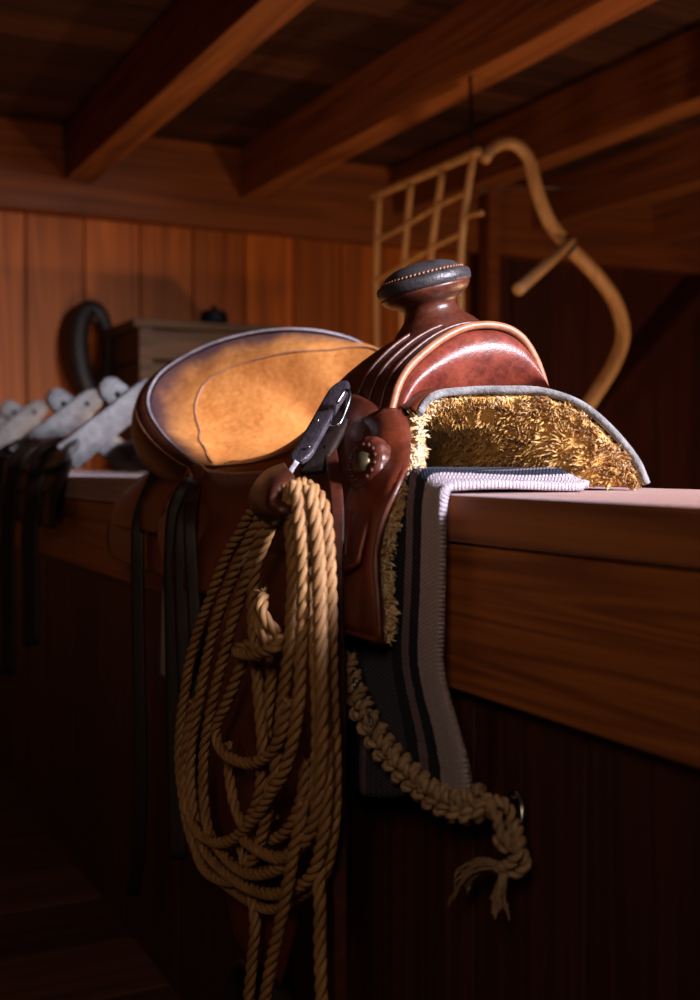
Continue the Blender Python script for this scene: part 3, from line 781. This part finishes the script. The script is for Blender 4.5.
def frayed(pts, name='frayed_end'):
    mb = MB(); pts = cr(pts, 24)
    for s_ in range(26):
        a = rnd.random()*6.28; r = rnd.random()**.5; q = []
        for i, p in enumerate(pts):
            t = i/23; sp_ = .004+.010*t*t
            q.append(p+W(math.cos(a)*.6, math.sin(a), math.sin(a*1.7))*sp_*r+mnoise.noise_vector(p*90+W(s_, 0, 0))*.004*t)
        cut = rnd.randint(18, 24); mb.tube(q[:cut], .0011, 4)
    mb.build(name, M['braid'], brd)
frayed([P(506,868,X=.582), P(488,864,X=.580), P(474,868,X=.578), P(464,878,X=.578), P(457,892,X=.578)])
frayed([P(505,866,X=.584), P(502,880,X=.580), P(499,895,X=.579), P(500,912,X=.579)])
ring = MB(); rp = []
for k in range(40):
    a = 2*PI*k/40; rp.append(P(514, 820, X=.603)+W(-.004+.006*math.sin(a), .016*math.cos(a), .024*math.sin(a)))
ring.tube(rp, .0026, 8, closed=True); rg = ring.build('tie_ring', M['steel'], None); tag(rg, 'metal tie ring on the partition board holding the braided rope', 'ring')
o = MB(); o.tube([P(514,802,X=.622), P(514,800,X=.604), P(514,797,X=.600), P(514,795,X=.606), P(514,794,X=.622)], .0026, 8); o.build('staple', M['iron'], rg)
for (x, y) in ((355,683),(368,712),(371,722)):  # tiny steel rings added for the bright glints by the rope
    o = MB(); cpt = P(x, y, X=.530)
    o.tube([cpt+W(0, .004*math.cos(2*PI*k/16), .005*math.sin(2*PI*k/16)) for k in range(16)], .0010, 6, closed=True); o.build('glint_ring', M['steel'], brd)

# ------------------------------------------------------------------ pack saddles in a row on the cap
def pack_saddle(name):
    r = empty(name, (0, 0, 0)); ORG[r.name] = Vector((0, 0, 0))
    for yy in (-.23, .23):
        for sg in (-1, 1):
            mb = MB(); a = W(sg*.150, yy+.013*sg, .002); b = W(-sg*.062, yy+.013*sg, .178)
            d = (b-a).normalized(); sd = W(0, 1, 0); up = d.cross(sd)
            out = []
            for t, hw in ((0, .034), (.3, .033), (.55, .031), (.8, .031), (.93, .028), (.985, .018), (1.0, .008)):
                out.append((a.lerp(b, t), hw))
            vs = []
            for p, hw in out:
                for q in (up*hw-sd*.0125, up*hw+sd*.0125, -up*hw+sd*.0125, -up*hw-sd*.0125): vs.append(p+q)
            fs = [(3,2,1,0)]+[(i*4+k, i*4+(k+1) % 4, (i+1)*4+(k+1) % 4, (i+1)*4+k) for i in range(6) for k in range(4)]+[(24,25,26,27)]
            mb.add(vs, fs); fk = mb.build('cross_arm', M['grey_wood'], r, bevel=.003)
            mb = MB(); hp = a.lerp(b, .84); mb.tube([hp-sd*.014, hp+sd*.014], .007, 12); mb.build('bolt', M['black_iron'], fk)
    for sg in (-1, 1):
        mb = MB(); m_ = 26; rows = []
        for i in range(m_):
            t = i/(m_-1)*2-1; hw = .050*(1-abs(t)**3.2)**.5+.004; y_ = t*.34
            row = []
            for k in range(7):
                s_ = k/6*2-1
                c_ = W(sg*(.140+.015*t*t), y_, .012); dv = W(sg*.66, 0, -.75)
                row.append(c_+dv*hw*s_+W(sg*.75, 0, .66)*(.010*(1-s_*s_)))
            rows.append(row)
        mb.grid(rows); mb.build('side_bar', M['grey_wood'], r, solid=.014, offset=0, sub=1)
    # leather skirt and straps on the near side
    mb = MB(); rows = []
    for i in range(14):
        t = i/13; rows.append([W(-.150-.035*smooth(t*1.5), y_, .0-.15*t) for y_ in [-.30+.60*k/9 for k in range(10)]])
    mb.grid(rows); mb.build('leather_skirt', M['dark'], r, solid=.006, offset=0)
    for yy, L in ((-.17, .42), (.05, .52), (.24, .36)):
        mb = MB(); strap_path(mb, cr([W(-.135, yy, .045), W(-.185, yy, .0), W(-.205, yy+.01, -.15), W(-.203, yy, -L*.7), W(-.205, yy-.01, -L)], 24), (.6, -.8, 0), .045, .005); mb.build('strap', M['dark'], r)
    return r
def clone(o, parent=None):
    c_ = o.copy(); COL.objects.link(c_)
    if parent is not None: c_.parent = parent
    for ch in [x for x in o.children]: clone(ch, c_)
    return c_
pk = pack_saddle('pack_saddle')
bpy.context.view_layer.update()
pspots = [(2.84, 2, 'grey wooden pack saddle on the partition, just behind the western saddle'), (3.92, -2, 'grey wooden pack saddle on the partition, nearest the back wall')]
for i, (y_, a, lab) in enumerate(pspots):
    q = pk if i == 0 else clone(pk)
    q.location = (.745, y_, LZ+.034); q.rotation_euler = (0, math.radians(a*.6), math.radians(a)); tag(q, lab, 'pack saddle', 'pack saddles in a row on the partition')

# ------------------------------------------------------------------ bent wood cradle with curved handle, hanging on the post
KC = 1.324
cr_ = empty('grain_cradle', (1.88, 3.05, 1.3)); ORG[cr_.name] = Vector((1.88, 3.05, 1.3))
tag(cr_, 'wooden cradle scythe frame with curved handle hanging from a ceiling joist', 'tool')
mb = MB(); sn = [(484,160),(492,149),(505,143),(518,146),(529,160),(534,180),(541,203),(552,226),(572,250),(597,276),(616,304),(623,335),(614,364),(597,392),(582,414),(566,440)]
mb.tube(cr([P(x, y, Y=(2.12+.004*i)*KC) for i, (x, y) in enumerate(sn)], 80), [.0165*KC*(.75+.25*min(1, i/30)) for i in range(80)], 12); snath = mb.build('handle', M['bent'], cr_)
mb = MB(); mb.tube(cr([P(572,240,Y=2.83), P(556,256,Y=2.78), P(537,273,Y=2.73), P(518,290,Y=2.68)], 16), [.0125+.004*min(1, i/8) for i in range(16)], 12); mb.build('grip', M['bent'], snath)
mb = MB(); mb.tube([P(562,241,Y=2.843), P(570,249,Y=2.847)], .0255, 14); mb.build('clamp', M['black_iron'], snath)
XL = 1.405*KC
def rail(pts, r, name): 
    mb = MB(); mb.tube(cr([P(x, y, X=XL) for x, y in pts], 30), r*KC, 10); return mb.build(name, M['bent'], cr_)
rail([(373,196),(400,185),(440,168),(479,151)], .0105, 'top_bar')
rail([(379,196),(377,240),(376,290),(378,345),(380,380)], .0085, 'upright'); rail([(411,184),(407,225),(404,265),(402,310),(403,350)], .0080, 'upright')
rail([(443,169),(436,215),(431,258),(429,310),(430,340)], .0080, 'upright'); rail([(474,153),(468,190),(462,240),(460,290),(461,330)], .0080, 'upright')
rail([(376,241),(408,224),(436,207),(468,192)], .0060, 'cross_rail'); rail([(376,281),(406,263),(434,247),(464,232)], .0060, 'cross_rail')
rail([(464,218),(472,215),(482,213)], .006, 'peg')
mb = MB(); mb.tube([P(470,190,X=1.87), P(530,188,Y=2.85), P(588,187,Y=2.8)], .003, 6); mb.build('brace_wire', M['iron'], cr_)
mb = MB(); hp = P(470,155,X=XL); mb.tube([hp+W(0,0,-.012), hp+W(.012,0,.0), hp+W(.006,0,.03), W(hp.x, hp.y, 2.021)], .005, 8); mb.build('hook', M['black_iron'], cr_)

# ------------------------------------------------------------------ far things by the back wall
ch = empty('storage_chest', (1.5, 4.42, 0)); ORG[ch.name] = Vector((1.5, 4.42, 0))
tag(ch, 'weathered wooden storage chest standing against the back wall', 'chest')
x0, x1 = 1.27, 1.80; zt = 1.43
mb = MB()
for z0, z1, t_ in ((0, .38, .3), (.385, .76, .5), (.765, 1.10, .4), (1.105, 1.28, .2), (1.285, zt-.03, .7)):
    mb.box((x0, 4.25, z0), (x1, 4.27, z1-.004), t_); mb.box((x0, 4.27, z0), (x0+.02, 4.66, z1-.004), t_); mb.box((x1-.02, 4.27, z0), (x1, 4.66, z1-.004), t_); mb.box((x0, 4.64, z0), (x1, 4.66, z1-.004), t_)
mb.build('body', M['old_wood'], ch, shade=False, bevel=.004)
mb = MB(); mb.box((x0-.03, 4.22, zt-.03), (x1+.03, 4.69, zt), .3); mb.build('lid', M['old_wood'], ch, shade=False, bevel=.004)
mb = MB(); mb.box((x0-.004, 4.235, 0), (x0+.045, 4.249, zt-.032), .8); mb.build('corner_post', M['old_wood'], ch, shade=False)
pot = empty('iron_pot', tuple(P(214, 322, Y=4.42))); ORG[pot.name] = W(P(214,322,Y=4.42).x, 4.42, zt); pot.location = ORG[pot.name]
tag(pot, 'small dark iron pot on the storage chest lid', 'pot')
Mp = Matrix.Translation(ORG[pot.name])
mb = MB(); mb.lathe([(.03, 0), (.05, .01), (.058, .035), (.052, .055), (.055, .06)], 28, Mp); mb.build('body', M['black_iron'], pot)
mb = MB(); mb.lathe([(.055, .061), (.04, .072), (.012, .076), (.01, .085), (.013, .09), (.004, .094)], 28, Mp); mb.build('lid', M['black_iron'], pot)
# horse collar leaning at the chest
hcl = MB(); cpts = []
cc_ = P(93, 352, Y=4.68)
for k in range(40):
    a = 2*PI*k/40; cpts.append(cc_+W(.062*math.cos(a)*(1+.15*math.sin(a)), .02*math.sin(a), .175*math.sin(a)))
hcl.tube(cpts, [.038+.010*math.sin(2*PI*k/40-PI/2) for k in range(40)], 12, closed=True)
hco = hcl.build('horse_collar', M['dark'], None); tag(hco, 'dark leather horse collar hanging on the back wall beside the chest', 'horse collar')
mb = MB(); mb.tube([W(cc_.x, YB+.002, cc_.z+.120), cc_+W(0, .03, .125), cc_+W(0, -.06, .13)], .012, 10); peg = mb.build('wall_peg', M['old_wood'], hco)

# ------------------------------------------------------------------ light
def area(name, loc, tgt, size, size_y, power, col, spread=180):
    l = bpy.data.lights.new(name, 'AREA'); l.shape = 'RECTANGLE'; l.size = size; l.size_y = size_y; l.energy = power; l.color = col; l.spread = math.radians(spread)
    o = bpy.data.objects.new(name, l); COL.objects.link(o); o.location = loc
    o.rotation_euler = (Vector(tgt)-Vector(loc)).to_track_quat('-Z', 'Y').to_euler(); return o
area('window_daylight', (1.80, -1.05, 2.02), (.76, 1.35, .95), .5, .45, 43, (.88, .88, 1.0), 62)
area('front_fill', (-.9, -.9, 2.0), (.62, 1.15, .95), .7, .7, 2.4, (1.0, .74, .50), 75)  # unseen warm fill added at front left for saddle, rail and rope
def point(name, loc, power, col, rad):
    l = bpy.data.lights.new(name, 'POINT'); l.energy = power; l.color = col; l.shadow_soft_size = rad
    o = bpy.data.objects.new(name, l); COL.objects.link(o); o.location = loc
point('low_fill', (1.18, 2.95, .80), 15, (1.0, .64, .32), .08)  # unseen warm fill added behind the partition for the back wall
point('low_fill', (2.95, 1.6, .28), 74, (1.0, .68, .40), .08)  # unseen fill added low down, imitates floor bounce on the beam undersides
wd = bpy.data.worlds.new('world'); scene.world = wd; wd.use_nodes = True
bg = wd.node_tree.nodes['Background']; bg.inputs[0].default_value = (.75, .80, 1.0, 1); bg.inputs[1].default_value = .006
scene.view_settings.view_transform = 'Standard'; scene.view_settings.look = 'None'; scene.view_settings.exposure = 0; scene.view_settings.gamma = 1
scene.view_settings.use_curve_mapping = False
scene.cycles.use_denoising = True
scene.cycles.max_bounces = 6
